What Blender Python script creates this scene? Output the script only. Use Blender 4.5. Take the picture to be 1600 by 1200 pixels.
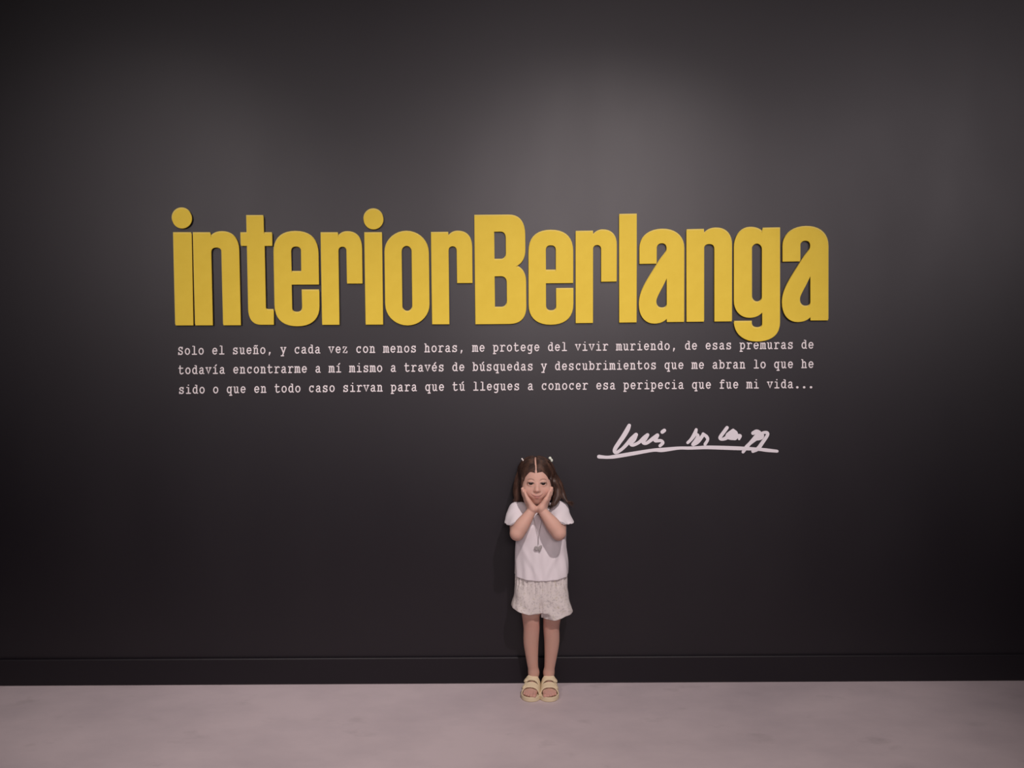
import bpy, bmesh, math, random
import numpy as np
from mathutils import Vector, Matrix

for o in list(bpy.data.objects):
    bpy.data.objects.remove(o)
SC = bpy.context.scene
COL = SC.collection
random.seed(4)
rng = np.random.default_rng(7)

# ------------------------------------------------------------------ camera
F = 1202.0                    # focal length in pixels of the 1600 px wide frame
DIST, EYE = 3.10, 1.322       # metres from the wall, height above the floor
PITCH, YAW, ROLL = map(math.radians, (-1.90, -0.286, -0.412))
fw = np.array([math.sin(YAW)*math.cos(PITCH), math.cos(YAW)*math.cos(PITCH), math.sin(PITCH)])
r0 = np.cross(fw, [0, 0, 1]); r0 /= np.linalg.norm(r0); u0 = np.cross(r0, fw)
RT = r0*math.cos(ROLL)+u0*math.sin(ROLL); UP = u0*math.cos(ROLL)-r0*math.sin(ROLL)
CP = np.array([0.0, -DIST, EYE])
cam_d = bpy.data.cameras.new('camera')
cam_d.sensor_width = 36; cam_d.lens = F/1600*36; cam_d.clip_start = 0.05
cam = bpy.data.objects.new('camera', cam_d); COL.objects.link(cam)
cam.matrix_world = Matrix(((RT[0], UP[0], -fw[0], CP[0]), (RT[1], UP[1], -fw[1], CP[1]), (RT[2], UP[2], -fw[2], CP[2]), (0, 0, 0, 1)))
SC.camera = cam

def P(px, py, y=0.0):
    """point of the room in the vertical plane y that was measured at photo pixel (px, py)"""
    d = RT*(px-800)+UP*(600-py)+fw*F
    return CP+d*((y-CP[1])/d[1])

# ------------------------------------------------------------------ world, lights, exposure
SC.view_settings.view_transform = 'Standard'
SC.view_settings.look = 'None'
SC.view_settings.gamma = 1.0
SC.view_settings.use_curve_mapping = False
SC.view_settings.exposure = 0.0
W = bpy.data.worlds.new('gallery_air'); SC.world = W; W.use_nodes = True
W.node_tree.nodes['Background'].inputs[0].default_value = (0.9, 0.85, 1.0, 1)
W.node_tree.nodes['Background'].inputs[1].default_value = 0.02

def spot(name, loc, target, watts, angle, blend, radius, col):
    l = bpy.data.lights.new(name, 'SPOT'); l.energy = watts; l.spot_size = math.radians(angle)
    l.spot_blend = blend; l.shadow_soft_size = radius; l.color = col
    o = bpy.data.objects.new(name, l); COL.objects.link(o); o.location = loc
    o.rotation_euler = (Vector(target)-Vector(loc)).to_track_quat('-Z', 'Y').to_euler(); return o
def area(name, loc, target, watts, sx, sy, col):
    l = bpy.data.lights.new(name, 'AREA'); l.shape = 'RECTANGLE'; l.size = sx; l.size_y = sy; l.energy = watts; l.color = col
    o = bpy.data.objects.new(name, l); COL.objects.link(o); o.location = loc
    o.rotation_euler = (Vector(target)-Vector(loc)).to_track_quat('-Z', 'Y').to_euler(); return o
spot('hall_spot_middle', (1.9, -7.0, 3.3), (1.0, 0, 2.0), 165, 42, 1.0, 0.6, (1.0, 0.87, 0.88))
spot('hall_spot_right', (4.3, -5.8, 3.2), (2.2, 0, 2.0), 300, 42, 1.0, 0.6, (1.0, 0.87, 0.91))
spot('hall_spot_left', (-3.2, -6.2, 2.9), (-1.4, 0, 1.7), 285, 38, 1.0, 0.6, (1.0, 0.88, 0.89))
spot('fill_spot_low', (0.45, -7.0, 2.9), (0.0, 0, 1.9), 580, 36, 1.0, 0.6, (1.0, 0.87, 0.89))  # added fill from behind the camera, lifts the middle of the wall and the face
spot('track_spot_key', (0.88, -3.0, 3.9), (0.20, -0.3, 0.35), 430, 58, 1.0, 0.05, (1.0, 0.89, 0.87))
spot('track_spot_left', (-1.7, -2.0, 4.0), (-1.6, -0.4, 0.8), 200, 60, 1.0, 0.08, (1.0, 0.89, 0.87))

# ------------------------------------------------------------------ materials
def mat(name, col, rough=0.6, spec=0.5, sss=0.0, metal=0.0):
    m = bpy.data.materials.new(name); m.use_nodes = True
    b = m.node_tree.nodes['Principled BSDF']
    b.inputs['Base Color'].default_value = (*col, 1); b.inputs['Roughness'].default_value = rough
    b.inputs['Specular IOR Level'].default_value = spec; b.inputs['Metallic'].default_value = metal
    if sss:
        b.inputs['Subsurface Weight'].default_value = sss; b.inputs['Subsurface Radius'].default_value = (0.012, 0.005, 0.003)
        b.inputs['Subsurface Scale'].default_value = 1.0
    return m
def nd(m, t, **kw):
    n = m.node_tree.nodes.new(t)
    for k, v in kw.items():
        if k in n.inputs: n.inputs[k].default_value = v
        else: setattr(n, k, v)
    return n
def lk(m, a, b): m.node_tree.links.new(a, b)
def bsdf(m): return m.node_tree.nodes['Principled BSDF']
def coords(m, scale=(1, 1, 1), kind='Object'):
    tc = nd(m, 'ShaderNodeTexCoord'); mp = nd(m, 'ShaderNodeMapping'); mp.inputs['Scale'].default_value = scale
    lk(m, tc.outputs[kind], mp.inputs[0]); return mp.outputs[0]
def noise_mix(m, c1, c2, scale, lo, hi, vec, detail=5, rough=0.6, base=None):
    n = nd(m, 'ShaderNodeTexNoise'); n.inputs['Scale'].default_value = scale; n.inputs['Detail'].default_value = detail
    n.inputs['Roughness'].default_value = rough; lk(m, vec, n.inputs['Vector'])
    mr = nd(m, 'ShaderNodeMapRange'); mr.inputs[1].default_value = lo; mr.inputs[2].default_value = hi; lk(m, n.outputs[0], mr.inputs[0])
    mx = nd(m, 'ShaderNodeMix', data_type='RGBA'); lk(m, mr.outputs[0], mx.inputs[0])
    if base is None: mx.inputs[6].default_value = (*c1, 1)
    else: lk(m, base, mx.inputs[6])
    mx.inputs[7].default_value = (*c2, 1); return mx.outputs[2]
def bump(m, scale, strength, dist, vec, detail=4):
    n = nd(m, 'ShaderNodeTexNoise'); n.inputs['Scale'].default_value = scale; n.inputs['Detail'].default_value = detail; lk(m, vec, n.inputs['Vector'])
    b = nd(m, 'ShaderNodeBump'); b.inputs['Strength'].default_value = strength; b.inputs['Distance'].default_value = dist
    lk(m, n.outputs[0], b.inputs['Height']); lk(m, b.outputs[0], bsdf(m).inputs['Normal'])

WALLC = (0.0080, 0.0056, 0.0092)
m_wall = mat('black_wall_paint', WALLC, 0.5, 0.55)
v = coords(m_wall, (1, 1, 0.45))
c = noise_mix(m_wall, WALLC, (0.0100, 0.0072, 0.0108), 1.6, 0.45, 0.75, v)
lk(m_wall, c, bsdf(m_wall).inputs['Base Color'])
n = nd(m_wall, 'ShaderNodeTexNoise'); n.inputs['Scale'].default_value = 2.2; n.inputs['Detail'].default_value = 6; lk(m_wall, v, n.inputs['Vector'])
mr = nd(m_wall, 'ShaderNodeMapRange'); mr.inputs[1].default_value = .3; mr.inputs[2].default_value = .7; mr.inputs[3].default_value = .42; mr.inputs[4].default_value = .47
lk(m_wall, n.outputs[0], mr.inputs[0]); lk(m_wall, mr.outputs[0], bsdf(m_wall).inputs['Roughness'])
bump(m_wall, 420, 0.15, 0.0006, coords(m_wall))
m_base = mat('black_skirting_paint', (0.0080, 0.0056, 0.0092), 0.5, 0.4)
m_floor = mat('grey_concrete', (0.3, 0.26, 0.28), 0.55, 0.4)
v = coords(m_floor, (1, 1.7, 1))
c = noise_mix(m_floor, (0.64, 0.545, 0.57), (0.48, 0.41, 0.44), 1.5, 0.40, 0.78, v, 7, 0.62)
c = noise_mix(m_floor, None, (0.40, 0.34, 0.355), 4.5, 0.60, 0.86, v, 6, 0.6, base=c)
lk(m_floor, c, bsdf(m_floor).inputs['Base Color'])
bump(m_floor, 60, 0.12, 0.001, coords(m_floor))
m_dark = mat('dark_gallery_paint', (0.05, 0.045, 0.05), 0.8, 0.2)
m_yellow = mat('yellow_letter_face', (0.74, 0.475, 0.060), 0.6, 0.2)
v = coords(m_yellow)
lk(m_yellow, noise_mix(m_yellow, (0.79, 0.585, 0.062), (0.75, 0.545, 0.052), 14, 0.35, 0.7, v), bsdf(m_yellow).inputs['Base Color'])
m_yback = mat('yellow_letter_back', (0.72, 0.57, 0.12), 0.5, 0.3)
m_vinyl = mat('white_vinyl', (0.80, 0.74, 0.75), 0.6, 0.3)
m_ink = mat('white_signature_paint', (0.74, 0.70, 0.74), 0.6, 0.3)

# ------------------------------------------------------------------ object helpers
def link(name, me, m=None, parent=None, smooth=False):
    o = bpy.data.objects.new(name, me); COL.objects.link(o)
    if m is not None and not me.materials: me.materials.append(m)
    if smooth:
        me.polygons.foreach_set('use_smooth', [True]*len(me.polygons))
    if parent is not None: o.parent = parent
    return o
def tag(o, label, cat, group=None):
    o['label'] = label; o['category'] = cat
    if group: o['group'] = group
def empty(name, loc=(0, 0, 0)):
    o = bpy.data.objects.new(name, None); COL.objects.link(o); o.location = loc; o.empty_display_size = 0.05; return o
def box(name, lo, hi, m, kind='structure', bevel=0, parent=None):
    bm = bmesh.new(); bmesh.ops.create_cube(bm, size=1)
    for vv in bm.verts:
        vv.co = Vector([lo[i]+(vv.co[i]+.5)*(hi[i]-lo[i]) for i in range(3)])
    if bevel: bmesh.ops.bevel(bm, geom=bm.edges[:], offset=bevel, segments=1, affect='EDGES')
    me = bpy.data.meshes.new(name); bm.to_mesh(me); bm.free()
    o = link(name, me, m, parent)
    if kind: o['kind'] = kind
    return o

# ------------------------------------------------------------------ the room
box('wall_back', (-5, 0, 0), (5, 0.15, 4.6), m_wall)
box('floor', (-5, -9, -0.1), (5, 0.0, 0.0), m_floor)
ZB = float(P(800, 1025.5)[2])
box('baseboard_back', (-5, -0.013, 0.0015), (5, 0.0, ZB), m_base, bevel=0.003)
box('wall_left', (-5.15, -9, 0), (-5, 0.15, 4.6), m_dark)
box('wall_right', (5, -9, 0), (5.15, 0.15, 4.6), m_dark)
box('wall_front', (-5.15, -9.15, 0), (5.15, -9, 4.6), m_dark)
box('ceiling', (-5.15, -9.15, 4.6), (5.15, 0.15, 4.7), m_dark)

# ------------------------------------------------------------------ the big raised letters
TOPX = [271, 569, 673, 899, 1072, 1191, 1290]; TOPY = [364.6, 364.6, 364.2, 362.5, 359.9, 357.5, 355.5]
BASX = [274, 376, 503, 571, 675, 743, 899, 967, 1072, 1280]; BASY = [508.6, 508.3, 507.7, 507.4, 506.9, 506.7, 505.1, 504.2, 503, 500.7]
LNX = [271, 303, 501, 569, 673, 741, 880, 1300]; LNY = [3.1, 3.3, 2.2, 1.9, 1.7, 1.4, 0, 0]
def flat(path, n=9):
    out = []
    for s in path:
        if len(s) == 2: out.append(s)
        else:
            a = out[-1]; b, c, d = s[0:2], s[2:4], s[4:6]
            for i in range(1, n+1):
                t = i/n; q = 1-t
                out.append(tuple(q**3*a[k]+3*q*q*t*b[k]+3*q*t*t*c[k]+t**3*d[k] for k in (0, 1)))
    return out
def ring(l, r, t, b, rx, ry):
    m = (l+r)/2
    return [(m, t), (m+rx*.55, t, r, t+ry*.45, r, t+ry), (r, b-ry), (r, b-ry*.45, m+rx*.55, b, m, b), (m-rx*.55, b, l, b-ry*.45, l, b-ry), (l, t+ry), (l, t+ry*.45, m-rx*.55, t, m, t)]
OUT_E = [(200, -12), (325, -12, 400, 50, 400, 180)]
GL = {  # width, height from x-line to baseline, outline, holes
 'i': (160, 823, [(0, 0), (160, 0), (160, 823), (0, 823)], []),
 'l': (157, 815, [(0, -146), (157, -146), (157, 815), (0, 815)], []),
 'n': (408, 823, [(0, 0), (155, 0), (157, 33), (180, 5, 215, -10, 262, -10), (350, -10, 408, 45, 408, 150), (408, 823), (250, 823), (250, 173), (250, 140, 232, 128, 204, 128), (176, 128, 158, 140, 158, 173), (158, 823), (0, 823)], []),
 'r': (368, 815, [(0, 0), (155, 0), (156, 30), (175, 5, 205, -10, 240, -10), (318, -10, 368, 38, 368, 130), (368, 448), (228, 448), (228, 160), (228, 132, 212, 120, 192, 120), (172, 120, 156, 132, 156, 160), (156, 815), (0, 815)], []),
 't': (281, 823, [(55, -154), (207, -154), (207, 0), (281, 0), (281, 113), (212, 113), (212, 663), (212, 680, 220, 690, 238, 690), (281, 690), (281, 820), (165, 820), (95, 820, 55, 770, 55, 690), (55, 113), (0, 113), (0, 0), (55, 0)], []),
 'e': (400, 815, OUT_E+[(400, 456), (156, 456), (156, 662), (156, 695, 172, 708, 200, 708), (230, 708, 246, 695, 246, 662), (246, 510), (400, 510), (400, 645), (400, 765, 325, 827, 200, 827), (75, 827, 0, 765, 0, 645), (0, 180), (0, 50, 75, -12, 200, -12)],
       [[(156, 345), (245, 345), (245, 165), (245, 130, 228, 118, 200, 118), (172, 118, 156, 130, 156, 165)]]),
 'o': (398, 815, ring(0, 398, -12, 824, 199, 190), [ring(154, 243, 114, 704, 44, 50)]),
 'B': (461, 815, [(0, -150), (310, -150), (405, -150, 457, -90, 457, 30), (457, 150), (457, 230, 425, 280, 371, 303), (430, 322, 461, 375, 461, 450), (461, 660), (461, 765, 405, 816, 310, 816), (0, 816)],
       [[(178, -8), (235, -8), (265, -8, 281, 15, 281, 50), (281, 185), (281, 222, 265, 244, 235, 244), (178, 244)],
        [(178, 390), (235, 390), (270, 390, 286, 415, 286, 445), (286, 610), (286, 645, 270, 672, 235, 672), (178, 672)]]),
 'a': (406, 816, [(5, 294), (5, 155), (5, 60, 85, -8, 208, -8), (330, -8, 406, 62, 406, 170), (406, 816), (250, 816), (250, 787), (225, 815, 185, 829, 140, 829), (58, 829, 0, 765, 0, 652), (0, 575, 30, 510, 98, 401), (168, 290), (215, 215, 248, 200, 248, 160), (248, 130, 235, 113, 206, 113), (178, 113, 160, 130, 160, 163), (160, 294)],
       [[(250, 426), (250, 650), (250, 680, 235, 696, 205, 696), (172, 696, 156, 672, 156, 640), (156, 590, 200, 540, 250, 426)]]),
 'g': (410, 823, [(255, 0), (410, 0), (410, 850), (410, 950, 330, 1006, 205, 1006), (85, 1006, 3, 935, 0, 830), (158, 830), (158, 845), (158, 875, 175, 888, 205, 888), (240, 888, 253, 872, 253, 845), (253, 748), (225, 778, 190, 793, 140, 793), (60, 793, 0, 730, 0, 640), (0, 160), (0, 60, 60, -10, 140, -10), (190, -10, 230, 5, 253, 33)],
       [ring(160, 250, 132, 658, 44, 50)]),
}
def plate(name, loops, y0, y1, m, parent, bev=0.0012):
    cu = bpy.data.curves.new(name, 'CURVE'); cu.dimensions = '2D'; cu.fill_mode = 'BOTH'
    cu.extrude = (y1-y0)/2-bev; cu.bevel_depth = bev; cu.bevel_resolution = 1; cu.offset = -bev
    for lp in loops:
        s = cu.splines.new('POLY'); s.points.add(len(lp)-1)
        for q, (x, z) in zip(s.points, lp): q.co = (x, z, 0, 1)
        s.use_cyclic_u = True
    t = bpy.data.objects.new('tmp', cu); COL.objects.link(t)
    dg = bpy.context.evaluated_depsgraph_get(); dg.update()
    me = bpy.data.meshes.new_from_object(t.evaluated_get(dg)); bpy.data.objects.remove(t)
    me.transform(Matrix(((1, 0, 0, 0), (0, 0, -1, -(y0+y1)/2), (0, 1, 0, 0), (0, 0, 0, 1))))
    me.name = name; me.materials.clear()
    return link(name, me, m, parent)
def backshift(lp): return [(x+(x+0.02)*0.0030, z+0.0057) for x, z in lp]
words = [
 ('i', 274.0, 302.2, 'yellow dotted letter i that opens the title, leftmost letter on the wall'),
 ('n', 305.0, 376.4, 'yellow letter n right after the first dotted i, left of the t'),
 ('t', 378.8, 428.0, 'yellow letter t with crossbar, the only t in the title'),
 ('e', 429.6, 499.6, 'yellow letter e directly right of the letter t'),
 ('r', 503.3, 567.5, 'yellow letter r left of the second dotted i'),
 ('i', 571.2, 598.7, 'yellow dotted letter i standing left of the round letter o'),
 ('o', 602.2, 671.5, 'yellow letter o with a tall slot counter, the only o in the title'),
 ('r', 675.1, 739.2, 'yellow letter r directly left of the capital B'),
 ('B', 742.7, 822.7, 'yellow capital letter B in the middle of the title'),
 ('e', 826.0, 896.0, 'yellow letter e directly right of the capital B'),
 ('r', 899.4, 963.7, 'yellow letter r directly left of the tall letter l'),
 ('l', 967.4, 994.8, 'tall plain yellow letter l, a straight bar right of the third r'),
 ('a', 998.1, 1069.1, 'yellow letter a directly right of the tall l'),
 ('n', 1072.6, 1143.6, 'yellow letter n between the letter a and the g'),
 ('g', 1146.7, 1218.5, 'yellow letter g whose tail hangs down over the white text'),
 ('a', 1221.8, 1294.1, 'yellow letter a that ends the title, rightmost letter on the wall'),
]
DOTS = {0: (284.4, 341.6), 5: (583.6, 343.0)}
for k, (g, xl, xr, lab) in enumerate(words):
    w, h, outer, holes = GL[g]
    def tr(path):
        o = []
        for u, vv in flat(path):
            bx = xl+(xr-xl)*u/w; f_ = vv/h
            yt = np.interp(bx, TOPX, TOPY); yb = np.interp(bx, BASX, BASY); ln = np.interp(xl, LNX, LNY)
            p = P(bx-ln*(1-f_), yt+(yb-yt)*f_, -0.011); o.append((float(p[0]), float(p[2])))
        return o
    loops = [tr(outer)]+[tr(q) for q in holes]
    c = P((xl+xr)/2, 506); R = empty('letter')
    R.location = (float(c[0]), 0, float(c[2])); off = Vector(R.location)
    tag(R, lab, 'letter', 'yellow raised letters of the title')
    def shift(o): o.data.transform(Matrix.Translation(-off)); return o
    shift(plate('face_plate', loops, 0.006, 0.011, m_yellow, R))
    shift(plate('backing_plate', [backshift(l) for l in loops], 0.0, 0.0058, m_yback, R))
    if k in DOTS:
        dx, dy = DOTS[k]
        lp = [tuple(float(q) for q in P(dx+15.5*math.cos(a*math.pi/24), dy+15.5*math.sin(a*math.pi/24), -0.011)[[0, 2]]) for a in range(48)]
        d = shift(plate('dot', [lp], 0.006, 0.011, m_yellow, R))
        b2 = [(x+(x+0.02)*0.0030*1.0-0.0005, z+0.0066) for x, z in lp]
        shift(plate('dot_backing', [b2], 0.0, 0.0058, m_yback, R))

# ------------------------------------------------------------------ flat lettering: strokes laid on the wall
def catmull(pts, n=5):
    pts = [np.array(p, float) for p in pts]; q = [2*pts[0]-pts[1]]+pts+[2*pts[-1]-pts[-2]]; out = []
    for i in range(1, len(q)-2):
        for j in range(n):
            t = j/n
            out.append(0.5*((2*q[i])+(-q[i-1]+q[i+1])*t+(2*q[i-1]-5*q[i]+4*q[i+1]-q[i+2])*t*t+(-q[i-1]+3*q[i]-3*q[i+1]+q[i+2])*t**3))
    out.append(q[-2]); return out
def ribbon(pts, w=None):
    """pts (x,y[,w]) -> outline verts (pairs) with round ends; returns (verts2d, faces)"""
    pts = [np.array(p, float) for p in pts]; ws = [p[2] if len(p) > 2 else w for p in pts]; pts = [p[:2] for p in pts]
    V, Fc = [], []; n = len(pts)
    for i in range(n):
        a = pts[max(i-1, 0)]; b = pts[min(i+1, n-1)]; d = b-a; d = d/(np.linalg.norm(d)+1e-9); nn = np.array([-d[1], d[0]])
        if i == 0:
            for ang in (70, 40): 
                s, c_ = math.sin(math.radians(ang)), math.cos(math.radians(ang)); V += [pts[0]-d*s*ws[0]/2+nn*c_*ws[0]/2, pts[0]-d*s*ws[0]/2-nn*c_*ws[0]/2]
        V += [pts[i]+nn*ws[i]/2, pts[i]-nn*ws[i]/2]
        if i == n-1:
            for ang in (40, 70):
                s, c_ = math.sin(math.radians(ang)), math.cos(math.radians(ang)); V += [pts[-1]+d*s*ws[-1]/2+nn*c_*ws[-1]/2, pts[-1]+d*s*ws[-1]/2-nn*c_*ws[-1]/2]
    for i in range(len(V)//2-1): Fc.append((2*i, 2*i+1, 2*i+3, 2*i+2))
    return V, Fc
def ell(cx, cy, rx, ry, a0, a1, n=14):
    return [(cx+rx*math.cos(math.radians(a0+(a1-a0)*i/n)), cy+ry*math.sin(math.radians(a0+(a1-a0)*i/n))) for i in range(n+1)]
X0, B0, XH, AS, DE = 1.5, 0.9, 10.0, 13.4, -2.9   # typewriter alphabet in units of one pixel of the photo, y up
o_ = ell(4.7, 5.45, 3.2, 4.5, 0, 360, 18)
def bowl(l): return ell(4.4 if l else 5.0, 5.45, 2.9, 4.5, 0, 360, 16)
def crv(*p): return catmull(p, 4)
G = {
 'o': [o_], 'e': [[(1.6, 5.6), (7.7, 5.6)], ell(4.7, 5.45, 3.1, 4.5, 0, 318, 16)],
 'c': [ell(4.9, 5.45, 3.1, 4.5, 48, 312, 14), [(7.3, 10), (7.3, 7.6)]],
 's': [crv((7.0, 8.6), (4.7, 10.1), (2.2, 8.6), (2.6, 6.5), (4.9, 5.5), (7.2, 4.2), (7.1, 1.9), (4.8, .8), (2.0, 2.1)), [(7.2, 10), (7.2, 7.8)], [(1.8, 3.2), (1.8, .8)]],
 'a': [crv((2.2, 8.5), (4.3, 10), (6.3, 9), (6.6, 7)), [(6.6, 7.2), (6.6, .9), (8.2, .9)], crv((6.6, 5.8), (4.0, 5.7), (1.9, 4.4), (1.8, 2.2), (3.6, .8), (5.6, 1.5), (6.6, 2.9))],
 'n': [[(1.1, XH), (2.4, XH), (2.4, B0)], [(1.0, B0), (3.8, B0)], crv((2.4, 7.8), (4.7, 10.0), (6.6, 8.6), (6.8, 6.8)), [(6.8, 7), (6.8, B0)], [(5.5, B0), (8.2, B0)]],
 'u': [[(1.0, XH), (2.4, XH), (2.4, 3.6)], crv((2.4, 3.8), (2.8, 1.6), (4.4, .8), (6.7, 2.9)), [(5.4, XH), (6.7, XH), (6.7, B0), (8.2, B0)]],
 'm': [[(.6, XH), (1.5, XH), (1.5, B0)], [(.4, B0), (2.5, B0)], crv((1.5, 8.4), (3.2, 10), (4.6, 8.6), (4.65, 7)), [(4.65, 7.2), (4.65, B0), (5.4, B0)], crv((4.65, 8.4), (6.3, 10), (7.7, 8.6), (7.8, 7)), [(7.8, 7.2), (7.8, B0)], [(7.4, B0), (8.9, B0)]],
 'l': [[(2.6, AS), (4.9, AS), (4.9, B0)], [(1.7, B0), (8.1, B0)]],
 'i': [[(2.4, XH), (4.9, XH), (4.9, B0)], [(1.8, B0), (8.0, B0)], [(4.6, 13.6), (4.9, 13.6)]],
 'I': [[(2.4, XH), (4.9, XH), (4.9, B0)], [(1.8, B0), (8.0, B0)], [(4.7, 12.4), (6.4, 14.2)]],
 't': [[(3.2, 13.2), (3.2, 3.2)], crv((3.2, 3.4), (3.8, 1.4), (5.6, .8), (7.9, 2.0)), [(1.3, 9.6), (7.2, 9.6)]],
 'd': [bowl(True), [(5.2, AS), (7.0, AS), (7.0, B0), (8.4, B0)]],
 'b': [bowl(False), [(.8, AS), (2.2, AS), (2.2, B0), (1.0, B0)]],
 'q': [bowl(True), [(8.2, XH), (7.0, XH), (7.0, DE)], [(5.2, DE), (8.4, DE)]],
 'p': [bowl(False), [(.9, XH), (2.3, XH), (2.3, DE)], [(1.0, DE), (4.4, DE)]],
 'g': [ell(4.3, 5.8, 2.8, 4.1, 0, 360, 16), [(8.3, XH), (6.9, XH), (6.9, 0)], crv((6.9, .4), (6.2, -2.3), (4.2, -3.1), (2.4, -2.7))],
 'h': [[(1.0, AS), (2.4, AS), (2.4, B0)], [(1.0, B0), (3.8, B0)], crv((2.4, 7.8), (4.7, 10.0), (6.6, 8.6), (6.8, 6.8)), [(6.8, 7), (6.8, B0)], [(5.5, B0), (8.2, B0)]],
 'r': [[(1.5, XH), (3.3, XH), (3.3, B0)], [(1.5, B0), (6.0, B0)], crv((3.3, 7.2), (5.2, 9.6), (7.0, 10), (8.3, 9.0))],
 'f': [crv((8.0, 12.8), (6.2, 13.6), (4.2, 12.8), (3.9, 10.6)), [(3.9, 11), (3.9, B0)], [(1.9, B0), (6.9, B0)], [(1.9, 9.6), (7.4, 9.6)]],
 'v': [[(1.6, XH), (4.7, B0), (7.8, XH)], [(.8, XH), (3.2, XH)], [(6.2, XH), (8.6, XH)]],
 'y': [[(1.6, XH), (5.0, 1.2)], [(7.8, XH), (3.4, -2.9)], [(.8, XH), (3.0, XH)], [(6.4, XH), (8.6, XH)], [(1.4, DE), (5.0, DE)]],
 'z': [[(1.9, 8.0), (1.9, XH), (7.2, XH), (1.8, B0), (7.7, B0), (7.7, 3.0)]],
 ',': [[(4.9, 2.2, 2.6), (3.9, -1.8, 1.2)]], '.': [[(4.5, 1.5, 3.6), (4.9, 1.5, 3.6)]],
}
G['S'] = [[(x, (y-.9)*1.22+.9) for x, y in s] for s in G['s']]
G['ñ'] = G['n']+[crv((2.3, 12.6), (3.8, 13.5), (5.2, 12.6), (6.8, 13.4))]
ACC = [(4.6, 11.8), (6.6, 14.0)]
G['é'] = G['e']+[ACC]; G['ú'] = G['u']+[ACC]; G['í'] = G['I']
def strokes_mesh(name, strokes, to_px, org, m, parent, y0=0.0006):
    V, Fc = [], []
    for k, s in enumerate(strokes):
        v2, f2 = ribbon(s, 1.75); b = len(V); yy = -(y0+0.00012*(k % 6))
        V += [tuple(P(*to_px(q[0], q[1]), yy-.00003*(qi//2))-org) for qi, q in enumerate(v2)]; n = len(v2)
        Fc += [tuple(b+i for i in f) for f in f2]
        V += [tuple(np.array([vv[0], -0.0-org[1], vv[2]])) for vv in V[b:b+n]]      # edge down to the wall
        lo = list(range(0, n, 2)); hi = list(range(1, n, 2)); loop = lo+hi[::-1]
        for i in range(len(loop)):
            a, c2 = loop[i], loop[(i+1) % len(loop)]; Fc.append((b+a, b+c2, b+n+c2, b+n+a))
    me = bpy.data.meshes.new(name); me.from_pydata(V, [], Fc); me.update()
    bm = bmesh.new(); bm.from_mesh(me); bmesh.ops.recalc_face_normals(bm, faces=bm.faces); bm.to_mesh(me); bm.free()
    return link(name, me, m, parent)
LINES = [
 ('Solo el sueño, y cada vez con menos horas, me protege del vivir muriendo, de esas premuras de', (554.7, 549.6, 545.0), 277.4, 1273.2, 'top line of the small white typewriter text, touched by the tail of the yellow g'),
 ('todavía encontrarme a mí mismo a través de búsquedas y descubrimientos que me abran lo que he', (585.0, 579.6, 575.2), 278.2, 1273.2, 'middle line of the small white typewriter text on the black wall'),
 ('sido o que en todo caso sirvan para que tú llegues a conocer esa peripecia que fue mi vida...', (615.6, 610.2, 606.6), 278.9, 1273.2, 'bottom line of the small white typewriter text, ending in three dots'),
]
for txt, (ya, yb, yc), xa, xb, lab in LINES:
    q = np.polyfit([282, 775, 1268], [ya, yb, yc], 2); adv = (xb-xa)/len(txt)
    org = P(775, yb, 0.0); R = empty('text_line', tuple(float(t) for t in org)); tag(R, lab, 'lettering', 'lines of the white quotation')
    i = 0
    while i < len(txt):
        if txt[i] == ' ': i += 1; continue
        j = i
        while j < len(txt) and txt[j] != ' ': j += 1
        st = []
        for k in range(i, j):
            for s in G[txt[k]]: st.append([(p[0]+k*10.72,)+tuple(p[1:]) for p in s])
        strokes_mesh('word', st, lambda x, y: (xa+x/10.72*adv, float(np.polyval(q, xa+x/10.72*adv))-y), org, m_vinyl, R)
        i = j

def sig(pts, ox, oy, sc): return [(ox+p[0]/sc, oy+p[1]/sc, p[2]/sc) for p in pts]
A = lambda *p: sig(p, 920, 650, 10.0)
Bq = lambda *p: sig(p, 1060, 650, 9.41)
under = A((158, 635, 58), (290, 645, 48), (420, 632, 58), (700, 585, 58), (1000, 535, 50), (1150, 530, 66), (1400, 502, 48))+Bq((150, 472, 46), (300, 467, 48), (450, 462, 54), (850, 474, 56), (1150, 487, 46), (1300, 503, 52), (1452, 518, 42))
luis = [A((632, 148, 56), (602, 215, 72), (540, 320, 72), (470, 420, 66), (412, 510, 62), (402, 560, 50), (440, 568, 50), (520, 515, 50), (590, 445, 56), (660, 365, 62), (738, 292, 62)),
        A((738, 292, 62), (705, 370, 62), (655, 430, 54), (690, 455, 50), (780, 415, 50), (860, 345, 62), (918, 296, 56)),
        A((918, 296, 56), (880, 350, 70), (848, 410, 56), (900, 425, 50), (1000, 355, 60), (1072, 302, 60)),
        A((1072, 302, 60), (1045, 350, 66), (1040, 388, 50), (1125, 386, 50), (1158, 420, 48), (1112, 466, 48)),
        A((1148, 250, 58), (1180, 226, 58))]
berl = [Bq((262, 200, 44), (240, 265, 60), (190, 340, 48), (137, 393, 42)), Bq((240, 265, 50), (288, 288, 46), (262, 350, 50), (208, 422, 44), (280, 385, 54), (345, 305, 52), (366, 262, 42)),
        Bq((362, 262, 42), (415, 305, 50), (430, 350, 44), (392, 415, 46))]
lan = [Bq((715, 172, 52), (665, 240, 52), (612, 318, 50), (645, 342, 44), (720, 310, 60), (805, 212, 52)), Bq((805, 212, 52), (730, 290, 80), (800, 300, 110), (850, 300, 70), (910, 290, 46), (893, 338, 36)),
       Bq((805, 215, 52), (850, 250, 46), (840, 320, 60), (800, 335, 40))]
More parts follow.
